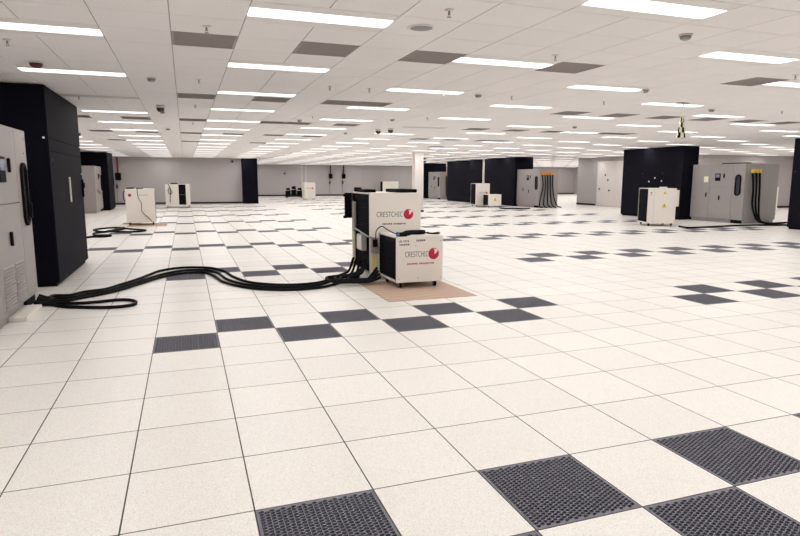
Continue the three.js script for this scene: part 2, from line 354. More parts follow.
// ------------------------------------------------------------------ pillar
{
  const p = onFloor(419, 212), t = thing('pillar', 'square white pillar with a black base, reaching the ceiling', 'pillar', [p.x, 0, p.z - 0.2]);
  part(t, 'shaft', rbx(-0.22, 0.22, 0.0, H, -0.22, 0.22, 0.012), M.wallTrim);
  part(t, 'base_trim', merge(bx(-0.235, 0.235, 0, 0.09, 0.22, 0.235), bx(-0.235, 0.235, 0, 0.09, -0.235, -0.22), bx(0.22, 0.235, 0, 0.09, -0.235, 0.235), bx(-0.235, -0.22, 0, 0.09, -0.235, 0.235)), M.base);
  const c = thing('bullet_camera', 'black double security camera fixed to the white pillar', 'camera', [p.x + 0.22, 2.45, p.z - 0.2]);
  part(c, 'bracket', merge(rbx(0, 0.02, -0.06, 0.2, -0.05, 0.05, 0.004), cyl(0.015, 0.1, 0.05, 0.14, 0, 'x', 10), cyl(0.015, 0.1, 0.05, 0.0, 0, 'x', 10)), M.black);
  part(c, 'camera_body', rbx(0.06, 0.16, 0.1, 0.18, -0.09, 0.1, 0.02), M.black);
  part(c, 'camera_body', rbx(0.06, 0.16, -0.05, 0.03, -0.09, 0.1, 0.02), M.black);
}
// ------------------------------------------------------------------ dark cooling cabinets (local: front on +z, width along x, base at y = 0)
function coolingCabinet(name, label, pos, turn, w, d, opt = {}) {
  const h = opt.h ?? H - 0.012, t = thing(name, label, 'cabinet', pos, turn), g = 0.004;
  part(t, 'body', bx(-w / 2, w / 2, 0.06, h, -d, -0.022), M.dark);
  part(t, 'plinth', bx(-w / 2 + 0.03, w / 2 - 0.03, 0, 0.06, -d + 0.03, -0.05), M.black);
  part(t, 'upper_panel', rbx(-w / 2, w / 2, 2.17 + g, h, -0.022, 0, 0.004), M.darkPanel);
  part(t, 'middle_panel', rbx(-w / 2, w / 2, 1.99 + g, 2.17 - g, -0.022, 0, 0.004), M.darkPanel);
  const n = opt.doors ?? 2;
  for (let k = 0; k < n; k++) {
    const x0 = -w / 2 + w * k / n, x1 = x0 + w / n, door = part(t, 'door', rbx(x0 + g / 2, x1 - g / 2, 0.07, 1.99 - g, -0.022, 0, 0.004), M.darkPanel);
    const hx = opt.handleX ?? x1 - 0.13; if (opt.handles !== false) part(door, 'handle', rbx(hx - 0.03, hx + 0.03, 1.2, 1.62, 0, 0.022, 0.01), opt.paleHandle === k ? M.white : M.black, opt.paleHandle === k ? 'pale grey handle' : undefined);
    part(door, 'lock', cyl(0.018, 0.02, x0 + 0.12, 1.86, 0.006, 'z', 12), M.slot);
  }
  return t;
}
const LT = Math.PI / 2, RT = -Math.PI / 2;
{
  const t = coolingCabinet('cooling_cabinet', 'tall dark cabinet beside the vented grey cabinet, pale grey door handle', [-0.87, 0, -8.6], LT, 2.8, 1.9, { doors: 1, paleHandle: 0, handleX: 0.0 });
  part(t, 'edge_lever', merge(rbx(1.27, 1.33, 1.25, 1.58, 0, 0.03, 0.01), rbx(1.28, 1.32, 1.42, 1.52, 0.025, 0.05, 0.01)), M.black);
  part(t, 'indicator', cyl(0.014, 0.012, 1.33, 1.68, 0.004, 'z', 12), M.paper, 'small white indicator');
  const p = onZ(43.5, 137.5, -7.2);
  part(t, 'side_stud', cyl(0.016, 0.012, -1.404, p.y, p.x + 0.87, 'x', 12), M.paper, 'small white stud');
}
{
  const t = coolingCabinet('cooling_cabinet', 'tall dark cabinet in the far left corner behind pale grey cabinet', [-2.66, 0, -32.0], LT, 2.4, 1.4, { doors: 1 });
}
{
  const t = coolingCabinet('cooling_cabinet', 'broad dark cabinet behind the white load bank with warning triangles', [19.55, 0, -17.78], RT, 3.45, 0.8, { handles: false, doors: 3 });
  for (const [px, py] of [[655, 178], [661.5, 181], [649, 181.5]]) { const p = onX(px, py, 19.55); part(t, 'indicator', cyl(0.028, 0.014, p.z + 17.78, p.y, 0.005, 'z', 14), M.paper, 'small white indicator'); }
}
coolingCabinet('cooling_cabinet', 'dark cabinet beside the grey cabinet with the low white box in front', [19.55, 0, -30.87], RT, 3.85, 1.25, { doors: 2 });
coolingCabinet('cooling_cabinet', 'dark cabinet beyond a narrow white gap, behind a pair of load banks', [19.55, 0, -36.03], RT, 5.6, 1.5, { doors: 3 });
coolingCabinet('cooling_cabinet', 'dark cabinet furthest down the right row, behind the small grey cabinet', [19.75, 0, -45.25], RT, 2.6, 2.0, { doors: 2 });
coolingCabinet('cooling_cabinet', 'dark cabinet next to the gap by grey cabinet with yellow plugs', [19.55, 0, -9.7], RT, 3.5, 2.2, { doors: 2 });
solo('wall_post', bx(-0.1, 0.1, 0, H, -0.1, 0.1), M.wallTrim, 'narrow white post between two dark cabinets', 'post', [19.66, 0, -33.01]);
{
  const a = onFloor(243.5, 203.6), b = onFloor(258.5, 203.4);
  const t = thing('dark_column', 'dark square column at the end of the pale back wall', 'column', [(a.x + b.x) / 2, 0, -37.6]);
  const w = (b.x - a.x) / 2;
  part(t, 'shaft', bx(-w, w, 0.1, H, -0.55, 0), M.dark);
  part(t, 'base', bx(-w - 0.01, w + 0.01, 0, 0.1, -0.56, 0.01), M.black);
}
// ------------------------------------------------------------------ grey power cabinets: three doors, the narrow one with an oval window
function powerCabinet(label, pos, turn, opt = {}) {
  const t = thing('power_cabinet', label, 'cabinet', pos, turn), h = 2.18, d = opt.d ?? 1.6, g = 0.004, y0 = 0.13;
  const A = [-1.2, -0.35], B = [-0.35, 0.68], Cc = [0.68, 1.2];
  part(t, 'body', bx(-1.2, 1.2, y0, h, -d / 2, -0.024), M.grey);
  part(t, 'rear_body', bx(-1.2, 1.2, y0, h - 0.01, -d, -d / 2 - 0.008), M.grey);
  part(t, 'plinth', bx(-1.17, 1.17, 0, y0, -d + 0.04, -0.06), M.grey);
  part(t, 'cable_slot', bx(0.7, 1.16, 0.012, 0.125, -0.062, -0.03), M.black, 'black cable entry');
  const latch = (door, x, y) => part(door, 'latch', rbx(x - 0.022, x + 0.022, y - 0.08, y + 0.08, 0, 0.03, 0.01), M.black);
  const dA = part(t, 'door', rbx(A[0] + g, A[1] - g, y0, h, -0.024, 0, 0.006), M.greyDoor); latch(dA, -0.47, 1.02);
  if (opt.paper) part(dA, 'notice', bx(-0.62, -0.42, 1.5, 1.72, 0, 0.003), std({ color: C(236, 232, 190), roughness: 0.7 }), 'pale yellow notice');
  const dU = part(t, 'upper_door', rbx(B[0] + g, B[1] - g, 1.315, h, -0.024, 0, 0.006), M.greyDoor);
  latch(dU, 0.3, 1.74);
  const scr = part(dU, 'display', rbx(-0.1, 0.14, 1.55, 1.83, 0, 0.018, 0.01), M.black);
  part(scr, 'screen', bx(-0.07, 0.11, 1.68, 1.8, 0.018, 0.02), std({ color: C(120, 130, 150), roughness: 0.2 }));
  const dL = part(t, 'lower_door', rbx(B[0] + g, B[1] - g, y0, 1.305, -0.024, 0, 0.006), M.greyDoor); latch(dL, 0.14, 0.92);
  if (opt.louvers) for (const [x0, x1] of [[-0.28, 0.12], [0.2, 0.6]]) for (let k = 0; k < 13; k++) {
    const y = 0.19 + k * 0.037, s = bx(x0, x1, -0.0015, 0.0015, 0, 0.022); s.rotateX(0.6); s.translate(0, y, 0);
    part(dL, 'louver', s, M.greyDoor);
  }
  const dC = part(t, 'narrow_door', rbx(Cc[0] + g, Cc[1], y0, h, -0.024, 0, 0.006), M.greyDoor);
  const oval = (w, hh) => { const s = new THREE.Shape(), r = w / 2, q = hh / 2 - r; s.absarc(0, q, r, 0, Math.PI); s.absarc(0, -q, r, Math.PI, Math.PI * 2); return s; };
  const ring = oval(0.24, 0.76); ring.holes.push(oval(0.17, 0.69));
  const og = new THREE.ExtrudeGeometry(ring, { depth: 0.025, bevelEnabled: true, bevelSize: 0.005, bevelThickness: 0.005, bevelSegments: 2, curveSegments: 14 }); og.translate(0.93, 1.4, 0.001);
  const win = part(dC, 'oval_window_frame', og, M.black);
  const pg = new THREE.ExtrudeGeometry(oval(0.17, 0.69), { depth: 0.004, bevelEnabled: false, curveSegments: 14 }); pg.translate(0.93, 1.4, 0.001);
  part(win, 'pane', pg, M.smoke);
  part(dC, 'door_grip', rbx(1.03, 1.075, 1.1, 1.3, 0.0, 0.05, 0.014), M.black);
  part(dC, 'lock', merge(cyl(0.014, 0.01, 1.1, 2.08, 0.004, 'z', 12), cyl(0.012, 0.01, 1.06, 1.9, 0.004, 'z', 12)), M.steel);
  if (opt.foot) part(t, 'foot_plate', merge(rbx(-0.02, 0.72, 0.0, 0.05, -0.06, 0.13, 0.008)), M.white);
  if (opt.bar) part(t, 'top_bar', rbx(0.1, 1.15, h, h + 0.035, -0.32, -0.05, 0.01), M.black, 'black cover bar on top');
  return t;
}
const pduL = powerCabinet('vented light grey cabinet with louvres and an oval window beside tall dark cabinet', [-0.92, 0, -4.85], LT, { louvers: true, foot: true });
const pduR = powerCabinet('grey cabinet with yellow plugs on its side beside the broad dark cabinet', [20.0, 0, -14.76], RT, { paper: true, bar: true, d: 1.64 });
const pduM = powerCabinet('grey cabinet with orange plugs and a curtain of hanging cables', [19.7, 0, -27.72], RT, { d: 1.25 });
const pduF = powerCabinet('grey cabinet furthest down the right row, beyond the white pillar', [20.0, 0, -42.4], RT, { d: 1.6 });
const pduB = powerCabinet('pale grey cabinet in front of the far left dark cabinet', [-2.95, 0, -29.3], LT, { d: 1.3 });
// ------------------------------------------------------------------ doors in the right hand block wall, with small fittings
{
  const z0 = onX(597, 190, BX).z, z1 = z0 + 3.4;
  const t = structure('door_1');
  part(t, 'door_leaf', rbx(BX - 0.05, BX - 0.002, 0.02, H - 0.25, z0 + 0.02, (z0 + z1) / 2 - 0.004, 0.006), M.wallTrim);
  part(t, 'door_leaf', rbx(BX - 0.05, BX - 0.002, 0.02, H - 0.25, (z0 + z1) / 2 + 0.004, z1 - 0.02, 0.006), M.wallTrim);
  part(t, 'door_frame', merge(bx(BX - 0.06, BX, 0, H - 0.2, z0 - 0.04, z0 + 0.015), bx(BX - 0.06, BX, 0, H - 0.2, z1 - 0.015, z1 + 0.04), bx(BX - 0.06, BX, H - 0.245, H - 0.2, z0, z1)), M.wall);
  for (const [px, py] of [[605.5, 175], [608, 180], [609, 190.5], [599.5, 189]]) { const p = onX(px, py, BX - 0.05); part(t, 'door_fitting', rbx(BX - 0.085, BX - 0.05, p.y - 0.05, p.y + 0.05, p.z - 0.05, p.z + 0.05, 0.01), M.base); }
}
{ const p = onZ(698, 163, BZ1); const t = thing('wall_fan', 'small round grey fitting on the wall above the grey cabinet', 'wall fitting', [p.x, p.y, BZ1]); part(t, 'backplate', rbx(-0.14, 0.14, -0.14, 0.14, 0, 0.03, 0.01), M.wallTrim); part(t, 'cap', cyl(0.09, 0.06, 0, 0, 0.06, 'z', 20), M.vent); }

// ------------------------------------------------------------------ load banks
function panelPrint(w, h, draw, base = '#e4ddd4') {
  const k = 1000, c = document.createElement('canvas'); c.width = Math.round(w * k); c.height = Math.round(h * k);
  const x = c.getContext('2d'); x.fillStyle = base; x.fillRect(0, 0, c.width, c.height); draw(x, k, c.width, c.height);
  const t = new THREE.CanvasTexture(c); t.colorSpace = THREE.SRGBColorSpace; t.needsUpdate = true;
  return std({ map: t, roughness: 0.45 });
}
// black wordmark, red disc with a pale sweep, and a line of small print; x from the panel's left, y from its bottom, metres
function wordmark(x, k, hpx, x0, x1, yc, cap, lx, lr) {
  x.save(); x.fillStyle = '#1b191c'; x.font = `${Math.round(cap * 1.38 * k)}px sans-serif`; x.textBaseline = 'middle';
  const m = x.measureText('CRESTCHIC').width; x.translate(x0 * k, hpx - yc * k); x.scale((x1 - x0) * k / m, 1); x.fillText('CRESTCHIC', 0, 0); x.restore();
  x.save(); x.translate(lx * k, hpx - yc * k); const r = lr * k;
  x.fillStyle = '#c01138'; x.beginPath(); x.arc(0, 0, r, 0, Math.PI * 2); x.fill();
  x.fillStyle = '#e9dfd6'; x.beginPath(); x.moveTo(-r * 0.05, -r * 1.02); x.quadraticCurveTo(r * 0.3, -r * 0.5, r * 0.12, r * 0.1); x.quadraticCurveTo(r * 0.85, -r * 0.2, r * 0.75, -r * 1.0); x.quadraticCurveTo(r * 0.4, -r * 0.55, -r * 0.05, -r * 1.02); x.fill();
  x.strokeStyle = '#7d0b25'; x.lineWidth = r * 0.16; x.beginPath(); x.arc(-r * 0.15, r * 0.1, r * 0.55, 0.2, 2.6); x.stroke(); x.restore();
}
function smallPrint(x, k, hpx, x0, x1, y, cap, colors) {
  let u = x0 * k, s = 7; const q = () => { s = (s * 16807) % 2147483647; return s / 2147483647; };
  let n = 0; while (u < x1 * k) { const w = cap * k * (0.5 + q() * 0.5); x.fillStyle = colors[n++ % colors.length]; x.fillRect(u, hpx - (y + cap / 2) * k, w, cap * k * (0.75 + 0.25 * q())); u += w + cap * k * (q() < 0.25 ? 0.9 : 0.28); }
}
const triangle = (x, k, hpx, cx, cy, r) => { x.fillStyle = '#d9c13a'; x.beginPath(); x.moveTo(cx * k, hpx - (cy + r) * k); x.lineTo((cx + r * 0.9) * k, hpx - (cy - r * 0.6) * k); x.lineTo((cx - r * 0.9) * k, hpx - (cy - r * 0.6) * k); x.fill(); x.fillStyle = '#4a4420'; x.fillRect((cx - r * 0.1) * k, hpx - (cy + r * 0.45) * k, r * 0.2 * k, r * 0.7 * k); };
function caster(t, x, z, r = 0.045) {
  const c = part(t, 'caster', merge(rbx(x - 0.04, x + 0.04, r * 2 - 0.002, r * 2 + 0.012, z - 0.05, z + 0.05, 0.004), bx(x - 0.03, x - 0.025, r * 0.9, r * 2, z - 0.025, z + 0.025), bx(x + 0.025, x + 0.03, r * 0.9, r * 2, z - 0.025, z + 0.025)), M.steel);
  part(c, 'wheel', merge(cyl(r, 0.036, x, r, z + 0.012, 'x', 20)), M.rubber);
  part(c, 'hub', cyl(r * 0.4, 0.042, x, r, z + 0.012, 'x', 12), M.steel);
}
// local: front panel on +z, width along x, base at y = 0
function loadBank(label, pos, turn, o) {
  const t = thing('load_bank', label, 'load bank', pos, turn), { w, h, d } = o, y0 = o.y0 ?? 0.1, a = w / 2, b = d / 2, s = 0.03;
  part(t, 'core', bx(-a + 0.02, a - 0.02, y0 + 0.02, h - 0.03, -b + 0.03, b - 0.03), M.black);
  part(t, 'chassis', merge(bx(-a, a, y0, y0 + 0.035, -b, b - 0.022), bx(-a, a, h - 0.022, h, -b, b - 0.022), bx(-a, -a + s, y0, h, -b, -b + s), bx(a - s, a, y0, h, -b, -b + s)), M.white);
  const face = new THREE.BoxGeometry(w, h - y0, 0.02); face.translate(0, (h + y0) / 2, b - 0.01);
  const fm = o.print ?? M.white;
  part(t, 'front_panel', face, fm === M.white ? M.white : [M.white, M.white, M.white, M.white, fm, M.white]);
  part(t, 'rear_panel', bx(-a + 0.001, a - 0.001, y0 + 0.02, h - 0.002, -b - 0.012, -b), M.white);
  for (const sd of [-1, 1]) {
    if ((o.white ?? []).includes(sd)) { part(t, 'side_panel', bx(sd * (a - 0.012), sd * a, y0 + 0.01, h - 0.01, -b + 0.004, b - 0.022), M.white); continue; }
    part(t, 'side_frame', merge(bx(sd * (a - 0.02), sd * a, y0, h, b - 0.05, b - 0.022), bx(sd * (a - 0.02), sd * a, y0, h, -b, -b + 0.03), bx(sd * (a - 0.02), sd * a, (h + y0) / 2 - 0.012, (h + y0) / 2 + 0.012, -b, b - 0.03)), M.dark);
    const n = Math.floor((h - y0 - 0.08) / 0.05);
    for (let k = 0; k < n; k++) { const g = bx(-0.0015, 0.0015, -0.022, 0.022, -b + 0.03, b - 0.05); g.rotateZ(sd * 0.45); g.translate(sd * (a - 0.013), y0 + 0.06 + k * 0.05, 0); part(t, 'louver', g, M.dark); }
  }
  for (const [x, z] of [[-a + 0.09, b - 0.1], [a - 0.09, b - 0.1], [-a + 0.09, -b + 0.1], [a - 0.09, -b + 0.1]]) caster(t, x, z, y0 / 2 - 0.006);
  return t;
}
const BT = 0.008;
// plywood sheets under the machines
function sheet(label, x0, x1, z0, z1) { const g = new RoundedBoxGeometry(x1 - x0, BT, z1 - z0, 1, 0.002); return solo('plywood_sheet', g, M.board, label, 'board', [(x0 + x1) / 2, BT / 2, (z0 + z1) / 2]); }
sheet('tan plywood sheet on the floor under the low branded load bank', 3.4, 4.68, -6.0, -4.5);
sheet('tan sheet on the floor under the load bank with the red emblem', -0.95, 0.3, -20.6, -19.0);
sheet('small tan sheet under the load bank with the open black side', -0.15, 1.4, -33.9, -32.7);
// main pair
{
  const h = 1.38, w = 0.86, y0 = 0.1;
  const t = loadBank('tall white load bank with black sides and large CRESTCHIC lettering', [4.08, 0, -6.72], 0, { w, h, d: 1.04, print: panelPrint(w, h - y0, (x, k, W, Hh) => { wordmark(x, k, Hh, 0.115, 0.555, 0.94, 0.082, 0.65, 0.082); smallPrint(x, k, Hh, 0.215, 0.6, 0.79, 0.028, ['#6a2a30', '#5a5456', '#5a5456', '#8a6a6a']); }) });
  part(t, 'top_cover', merge(rbx(0.07, 0.4, h, h + 0.055, -0.2, 0.44, 0.015)), M.black, 'black cover on top');
  part(t, 'top_cover', merge(rbx(-0.41, -0.22, h, h + 0.05, -0.3, 0.2, 0.012)), M.black);
  part(t, 'top_latch', merge(rbx(-0.4, -0.3, h, h + 0.075, -0.5, -0.36, 0.012)), M.black);
  part(t, 'back_flap', merge(rbx(-0.55, -0.43, 0.93, 1.36, -0.58, -0.52, 0.01), cyl(0.025, 0.05, -0.56, 0.95, -0.52, 'z', 12), cyl(0.025, 0.05, -0.56, 1.32, -0.52, 'z', 12)), M.black);
  part(t, 'cable_duct', rbx(-0.475, -0.43, 0.72, 1.22, -0.36, -0.24, 0.012), M.grey, 'grey upright duct');
  part(t, 'label_strip', rbx(-0.46, -0.432, 0.2, 0.78, -0.4, -0.3, 0.006), std({ color: C(214, 206, 170), roughness: 0.6 }), 'pale yellow label strip');
  part(t, 'handrail', tube([[-0.47, 0.78, -0.3], [-0.48, 0.76, 0.1], [-0.47, 0.72, 0.42], [-0.455, 0.7, 0.56], [-0.38, 0.68, 0.6], [-0.34, 0.64, 0.6], [-0.33, 0.45, 0.6]], 0.014, 40), M.steel);
  const jb = part(t, 'junction_box', rbx(-0.52, -0.435, 0.46, 0.72, 0.1, 0.38, 0.012), M.grey, 'grey junction box');
  part(jb, 'lid', rbx(-0.53, -0.52, 0.475, 0.705, 0.115, 0.365, 0.004), M.white);
  part(t, 'socket_block', merge(rbx(-0.42, -0.3, 0.44, 0.68, 0.521, 0.585, 0.012)), M.grey);
  part(t, 'breaker', rbx(-0.4, -0.33, 0.54, 0.66, 0.585, 0.62, 0.008), M.black);
  part(t, 'rating_strip', rbx(-0.4, -0.31, 0.16, 0.4, 0.521, 0.528, 0.003), std({ color: C(226, 208, 140), roughness: 0.6 }), 'yellow rating strip');
  // front low unit
  const h2 = 0.76, w2 = 0.73;
  const f = loadBank('low white load bank with CRESTCHIC lettering, standing on plywood', [4.145, BT, -5.7], 0, { w: w2, h: h2, d: 0.8, y0: 0.09, print: panelPrint(w2, h2 - 0.09, (x, k, W, Hh) => {
    wordmark(x, k, Hh, 0.135, 0.5, 0.41, 0.08, 0.585, 0.085); smallPrint(x, k, Hh, 0.17, 0.57, 0.27, 0.028, ['#b02a3a', '#9a2434', '#b8606a']);
    x.fillStyle = '#2a282a'; x.font = 'bold 44px sans-serif'; x.textBaseline = 'middle'; x.fillText('LB-1078', 0.035 * k, Hh - 0.605 * k); smallPrint(x, k, Hh, 0.05, 0.2, 0.555, 0.026, ['#4a4648']); smallPrint(x, k, Hh, 0.31, 0.42, 0.61, 0.03, ['#3a3638']);
    x.fillStyle = '#8a8480'; for (const [u, v] of [[0.7, 0.6], [0.7, 0.05], [0.04, 0.05], [0.3, 0.54], [0.34, 0.06]]) { x.beginPath(); x.arc(u * k, Hh - v * k, 8, 0, 7); x.fill(); } }) });
  // leads lying on the low unit
  const lead = (label, pts, r) => solo('power_lead', tube(pts, r, pts.length * 12), M.rubber, label, 'cable');
  const y = h2 + BT + 0.012;
  const loop = [];
  for (let k = 0; k <= 26; k++) { const a = k / 26 * Math.PI * 6; loop.push([4.15 + Math.cos(a) * (0.2 - k * 0.002) + k * 0.002, y + 0.004 + k * 0.0014, -5.62 + Math.sin(a) * 0.09]); }
  lead('coiled black lead lying on top of the low load bank', loop, 0.012);
  lead('black lead with a loose loop past the edge of low load bank', [[4.46, y, -5.8], [4.47, y, -5.62], [4.53, y + 0.02, -5.5], [4.49, y + 0.01, -5.41], [4.34, y + 0.015, -5.43], [4.18, y + 0.05, -5.45], [4.04, y + 0.02, -5.44]], 0.009);
  lead('thin black lead arching from tall load bank onto the low one', [[3.715, 0.6, -6.08], [3.72, 0.8, -6.06], [3.78, 0.87, -6.0], [3.83, 0.83, -5.85], [3.88, y + 0.012, -5.7], [3.93, y, -5.55]], 0.008);
  const pl = thing('lead_plug', 'black and blue plug lying on top of the low load bank', 'plug', [3.9, h2 + BT, -5.36], 0.1);
  part(pl, 'plug_body', merge(cyl(0.032, 0.13, 0, 0.032, 0, 'x', 16), cyl(0.02, 0.06, 0.09, 0.032, 0, 'x', 12)), M.black);
  part(pl, 'collar', cyl(0.035, 0.03, -0.08, 0.036, 0, 'x', 16), std({ color: C(60, 84, 140), roughness: 0.4 }), 'blue collar');
}
// cables along the floor
function floorCable(label, pts, r, lift = () => 0, group) {
  const P = pts.map(([px, py], k) => { const p = onFloor(px, py, r); return [p.x, r + lift(k, pts.length), p.z]; });
  return P;
}
const cable = (label, P, r, group) => solo('power_cable', tube(P, r, P.length * 10, 8), M.rubber, label, 'cable', [0, 0, 0], 0, group);
{
  const r = 0.021;
  const longA = floorCable('', [[54, 295.6], [70, 295.2], [86, 291.6], [104, 289.4], [120, 284.8], [140, 278.4], [150, 274.4], [162, 270.4], [182, 267.6], [207, 267.6], [223, 270.6], [234, 277], [251, 282.4], [275, 284.6], [297, 284.6], [319, 282.4], [336, 276.6]], r);
  const B = floorCable('', [[56, 298.4], [70, 297.8], [86, 294.4], [104, 291.6], [120, 287.2], [140, 281], [152, 277.4], [166, 273.4], [184, 270.4], [204, 270], [217, 272.6], [228, 279.6], [248, 284.8], [272, 287], [297, 287], [318, 285], [332, 280.4]], r);
  const Cc = floorCable('', [[57, 301], [68, 300.4], [80, 298], [100, 294.4], [120, 289.8], [140, 283.6], [158, 278], [180, 273.4], [203, 272.4], [213, 275.2], [224, 282], [246, 287.2], [270, 289.4], [296, 289.4], [320, 287.4], [335, 284]], r);
  const end = (x, y, z, xm, zm) => [[xm, 0.03, zm], [x - 0.12, 0.06, z + 0.02], [x - 0.03, y, z]];
  cable('black cable running across the floor to tall load bank, outermost of three', [[-0.9, 0.09, -5.98], [-0.82, 0.05, -6.02], ...longA, ...end(3.62, 0.28, -6.95, 3.4, -6.85)], r, 'cables across the floor');
  cable('black cable across the floor between two others, ending at tall load bank', [[-0.9, 0.08, -5.91], [-0.8, 0.03, -5.94], ...B, ...end(3.62, 0.3, -6.75, 3.38, -6.6)], r, 'cables across the floor');
  cable('black cable across the floor, passing under the slack loops at plywood sheet', [[-0.9, 0.07, -5.84], [-0.8, 0.03, -5.85], ...Cc, ...end(3.62, 0.3, -6.52, 3.4, -6.42)], r, 'cables across the floor');
  cable('black cable lying in a long flat loop beside the vented grey cabinet', [[-0.9, 0.05, -5.76], [-0.8, 0.025, -5.76], ...floorCable('', [[60, 303.2], [80, 303.2], [100, 301.6], [118, 299.8], [130, 300], [136, 302], [133, 304.6], [122, 306.4], [104, 307.4], [84, 307.2], [64, 306.4]], r), [-0.72, r, -5.66], [-0.8, 0.025, -5.68], [-0.9, 0.05, -5.69]], r);
  // slack, doubled back in hairpins at the tall unit's foot and resting on the cable beneath
  for (let k = 0; k < 4; k++) {
    const y = 0.068, z0 = -6.41 + k * 0.062, z1 = -5.76 - k * 0.065, xt = 2.94 + k * 0.1 + (k % 2) * 0.03, m = (z0 + z1) / 2;
    cable('slack loop of black cable heaped at the foot of tall load bank', [[3.6, 0.2 + k * 0.05, z0], [3.53, 0.13, z0], [3.4, y + 0.01, z0], [xt + 0.22, y, z0 + 0.015], [xt + 0.05, y, z0 * 0.7 + m * 0.3], [xt, y, m], [xt + 0.06, y, z1 * 0.75 + m * 0.25], [xt + 0.24, y, z1], [3.55, y, z1 - 0.01], [3.7, 0.12 + k * 0.04, z1 - 0.01]], r, 'slack cable loops at the tall load bank');
  }
}
// white load bank with the red emblem, by the left row
{
  const w = 0.93, h = 1.24;
  const t = loadBank('white load bank with a small red emblem and a grey lead down its front', [-0.53, BT, -20.05], 0.03, { w, h, d: 0.9, white: [-1], print: panelPrint(w, h - 0.1, (x, k, W, Hh) => { x.fillStyle = '#b5223c'; x.beginPath(); x.arc(0.14 * k, Hh - 0.93 * k, 55, 0, 7); x.fill(); x.fillStyle = '#5a1420'; x.fillRect(0.11 * k, Hh - 0.96 * k, 60, 26); smallPrint(x, k, Hh, 0.4, 0.7, 0.93, 0.05, ['#c4bcb4', '#bab2aa']); }) });
  part(t, 'front_lead', tube([[-0.08, h - 0.01, 0.462], [-0.06, 0.95, 0.463], [0.03, 0.75, 0.463], [0.02, 0.5, 0.463], [0.12, 0.36, 0.463], [0.28, 0.2, 0.463], [0.33, 0.11, 0.463]], 0.009, 50), M.slot, 'grey lead');
  part(t, 'top_handle', merge(rbx(-0.44, -0.2, h, h + 0.045, -0.2, 0.1, 0.012), rbx(-0.12, 0.1, h, h + 0.035, -0.1, 0.2, 0.012)), M.black);
  part(t, 'side_handle', tube([[-0.465, 1.15, 0.1], [-0.52, 1.15, 0.12], [-0.52, 0.85, 0.12], [-0.465, 0.82, 0.1]], 0.014, 24), M.black);
  const r = 0.028;
  cable('black cable from the emblem load bank towards the tall dark cabinet', floorCable('', [[126, 228.4], [118, 230], [106, 231.8], [95, 233], [97, 235.4], [105, 235.2], [111, 235.6], [104, 236.4], [94, 236.6], [86, 237.4], [76, 238.4]], r), r);
  cable('flat loop of black cable in front of the emblem load bank', floorCable('', [[124, 229.6], [112, 232.4], [104, 234], [98, 233.4], [94, 232], [102, 230.6], [116, 229.6], [132, 231.2], [146, 232.4], [138, 233.6], [120, 234], [108, 233]], r).map(([x, y, z]) => [x, y + 0.062, z]), r);
}
// load bank with the open black side, by the back wall
{
  const w = 1.3, h = 1.3, a = onFloor(166, 207.6);
  const t = loadBank('white load bank with an open black bay, standing by the back wall', [0.55, BT, -33.4], 0, { w, h: 1.29, d: 0.9, white: [-1, 1] });
  const bay = part(t, 'open_bay', bx(0.05, 0.42, 0.16, h - 0.03, 0.451, 0.46), M.black, 'black open bay');
  part(bay, 'shelf', bx(0.05, 0.42, 0.7, 0.715, 0.46, 0.49), M.green);
  part(t, 'lead', tube([[-0.5, h + 0.01, 0.3], [-0.46, h - 0.05, 0.47], [-0.36, 1.0, 0.47], [-0.3, 0.82, 0.47], [-0.42, 0.75, 0.47], [-0.5, 0.95, 0.47], [-0.4, 1.1, 0.47], [-0.42, 0.3, 0.47]], 0.018, 60), M.slot);
  part(t, 'top_handle', rbx(-0.35, 0.0, h, h + 0.06, -0.1, 0.2, 0.015), M.black);
}
// load bank and coils against the far wall
{
  const a = onFloor(303.5, 199.8);
  const t = loadBank('white load bank beside the heap of black coils by the far wall', [a.x + 0.42, 0, a.z], 0, { w: 0.86, h: 1.33, d: 0.95, white: [-1], print: panelPrint(0.86, 1.23, (x, k, W, Hh) => { wordmark(x, k, Hh, 0.1, 0.55, 0.8, 0.07, 0.65, 0.07); }) });
  const b = onFloor(294, 198.2);
  const trolley = thing('equipment_trolley', 'low black trolley under the cable coils by the far wall', 'trolley', [b.x, 0, b.z]);
  part(trolley, 'deck', rbx(-0.72, 0.72, 0.12, 0.2, -0.4, 0.4, 0.01), M.black);
  for (const [x, z] of [[-0.6, -0.3], [0.6, -0.3], [-0.6, 0.3], [0.6, 0.3]]) part(trolley, 'wheel', cyl(0.058, 0.04, x, 0.058, z, 'x', 16), M.rubber);
  const coil = (x, y, z, R, n, tilt, label) => { const P = []; for (let k = 0; k <= n * 14; k++) { const q = k / 14 * Math.PI * 2; P.push([Math.cos(q) * R * (1 + 0.05 * Math.sin(k)), 0.04 + k / 14 * 0.075, Math.sin(q) * R]); } const m = solo('cable_coil', tube(P, 0.035, n * 60, 6), M.rubber, label, 'cable', [b.x + x, y, b.z + z], 0, 'cable coils on the black trolley'); return m; };
  const lb = 'coil of thick black cable piled on the trolley by far wall';
  coil(-0.48, 0.2, 0, 0.2, 5, 0, lb); coil(0.0, 0.2, 0.0, 0.2, 6, 0, lb); coil(0.0, 0.72, 0, 0.15, 3, 0, lb); coil(-0.48, 0.65, 0, 0.13, 2, 0, lb); coil(0.48, 0.2, 0, 0.2, 5, 0, lb); coil(0.48, 0.65, 0, 0.13, 2, 0, lb);
}
{
  const z = -52.6, a = onZ(383, 181, z), b = onZ(398.5, 181, z);
  loadBank('white load bank at the far wall, showing behind the tall branded one', [(a.x + b.x) / 2, 0, z - 0.45], -0.05, { w: b.x - a.x, h: 1.38, d: 0.9 });
}
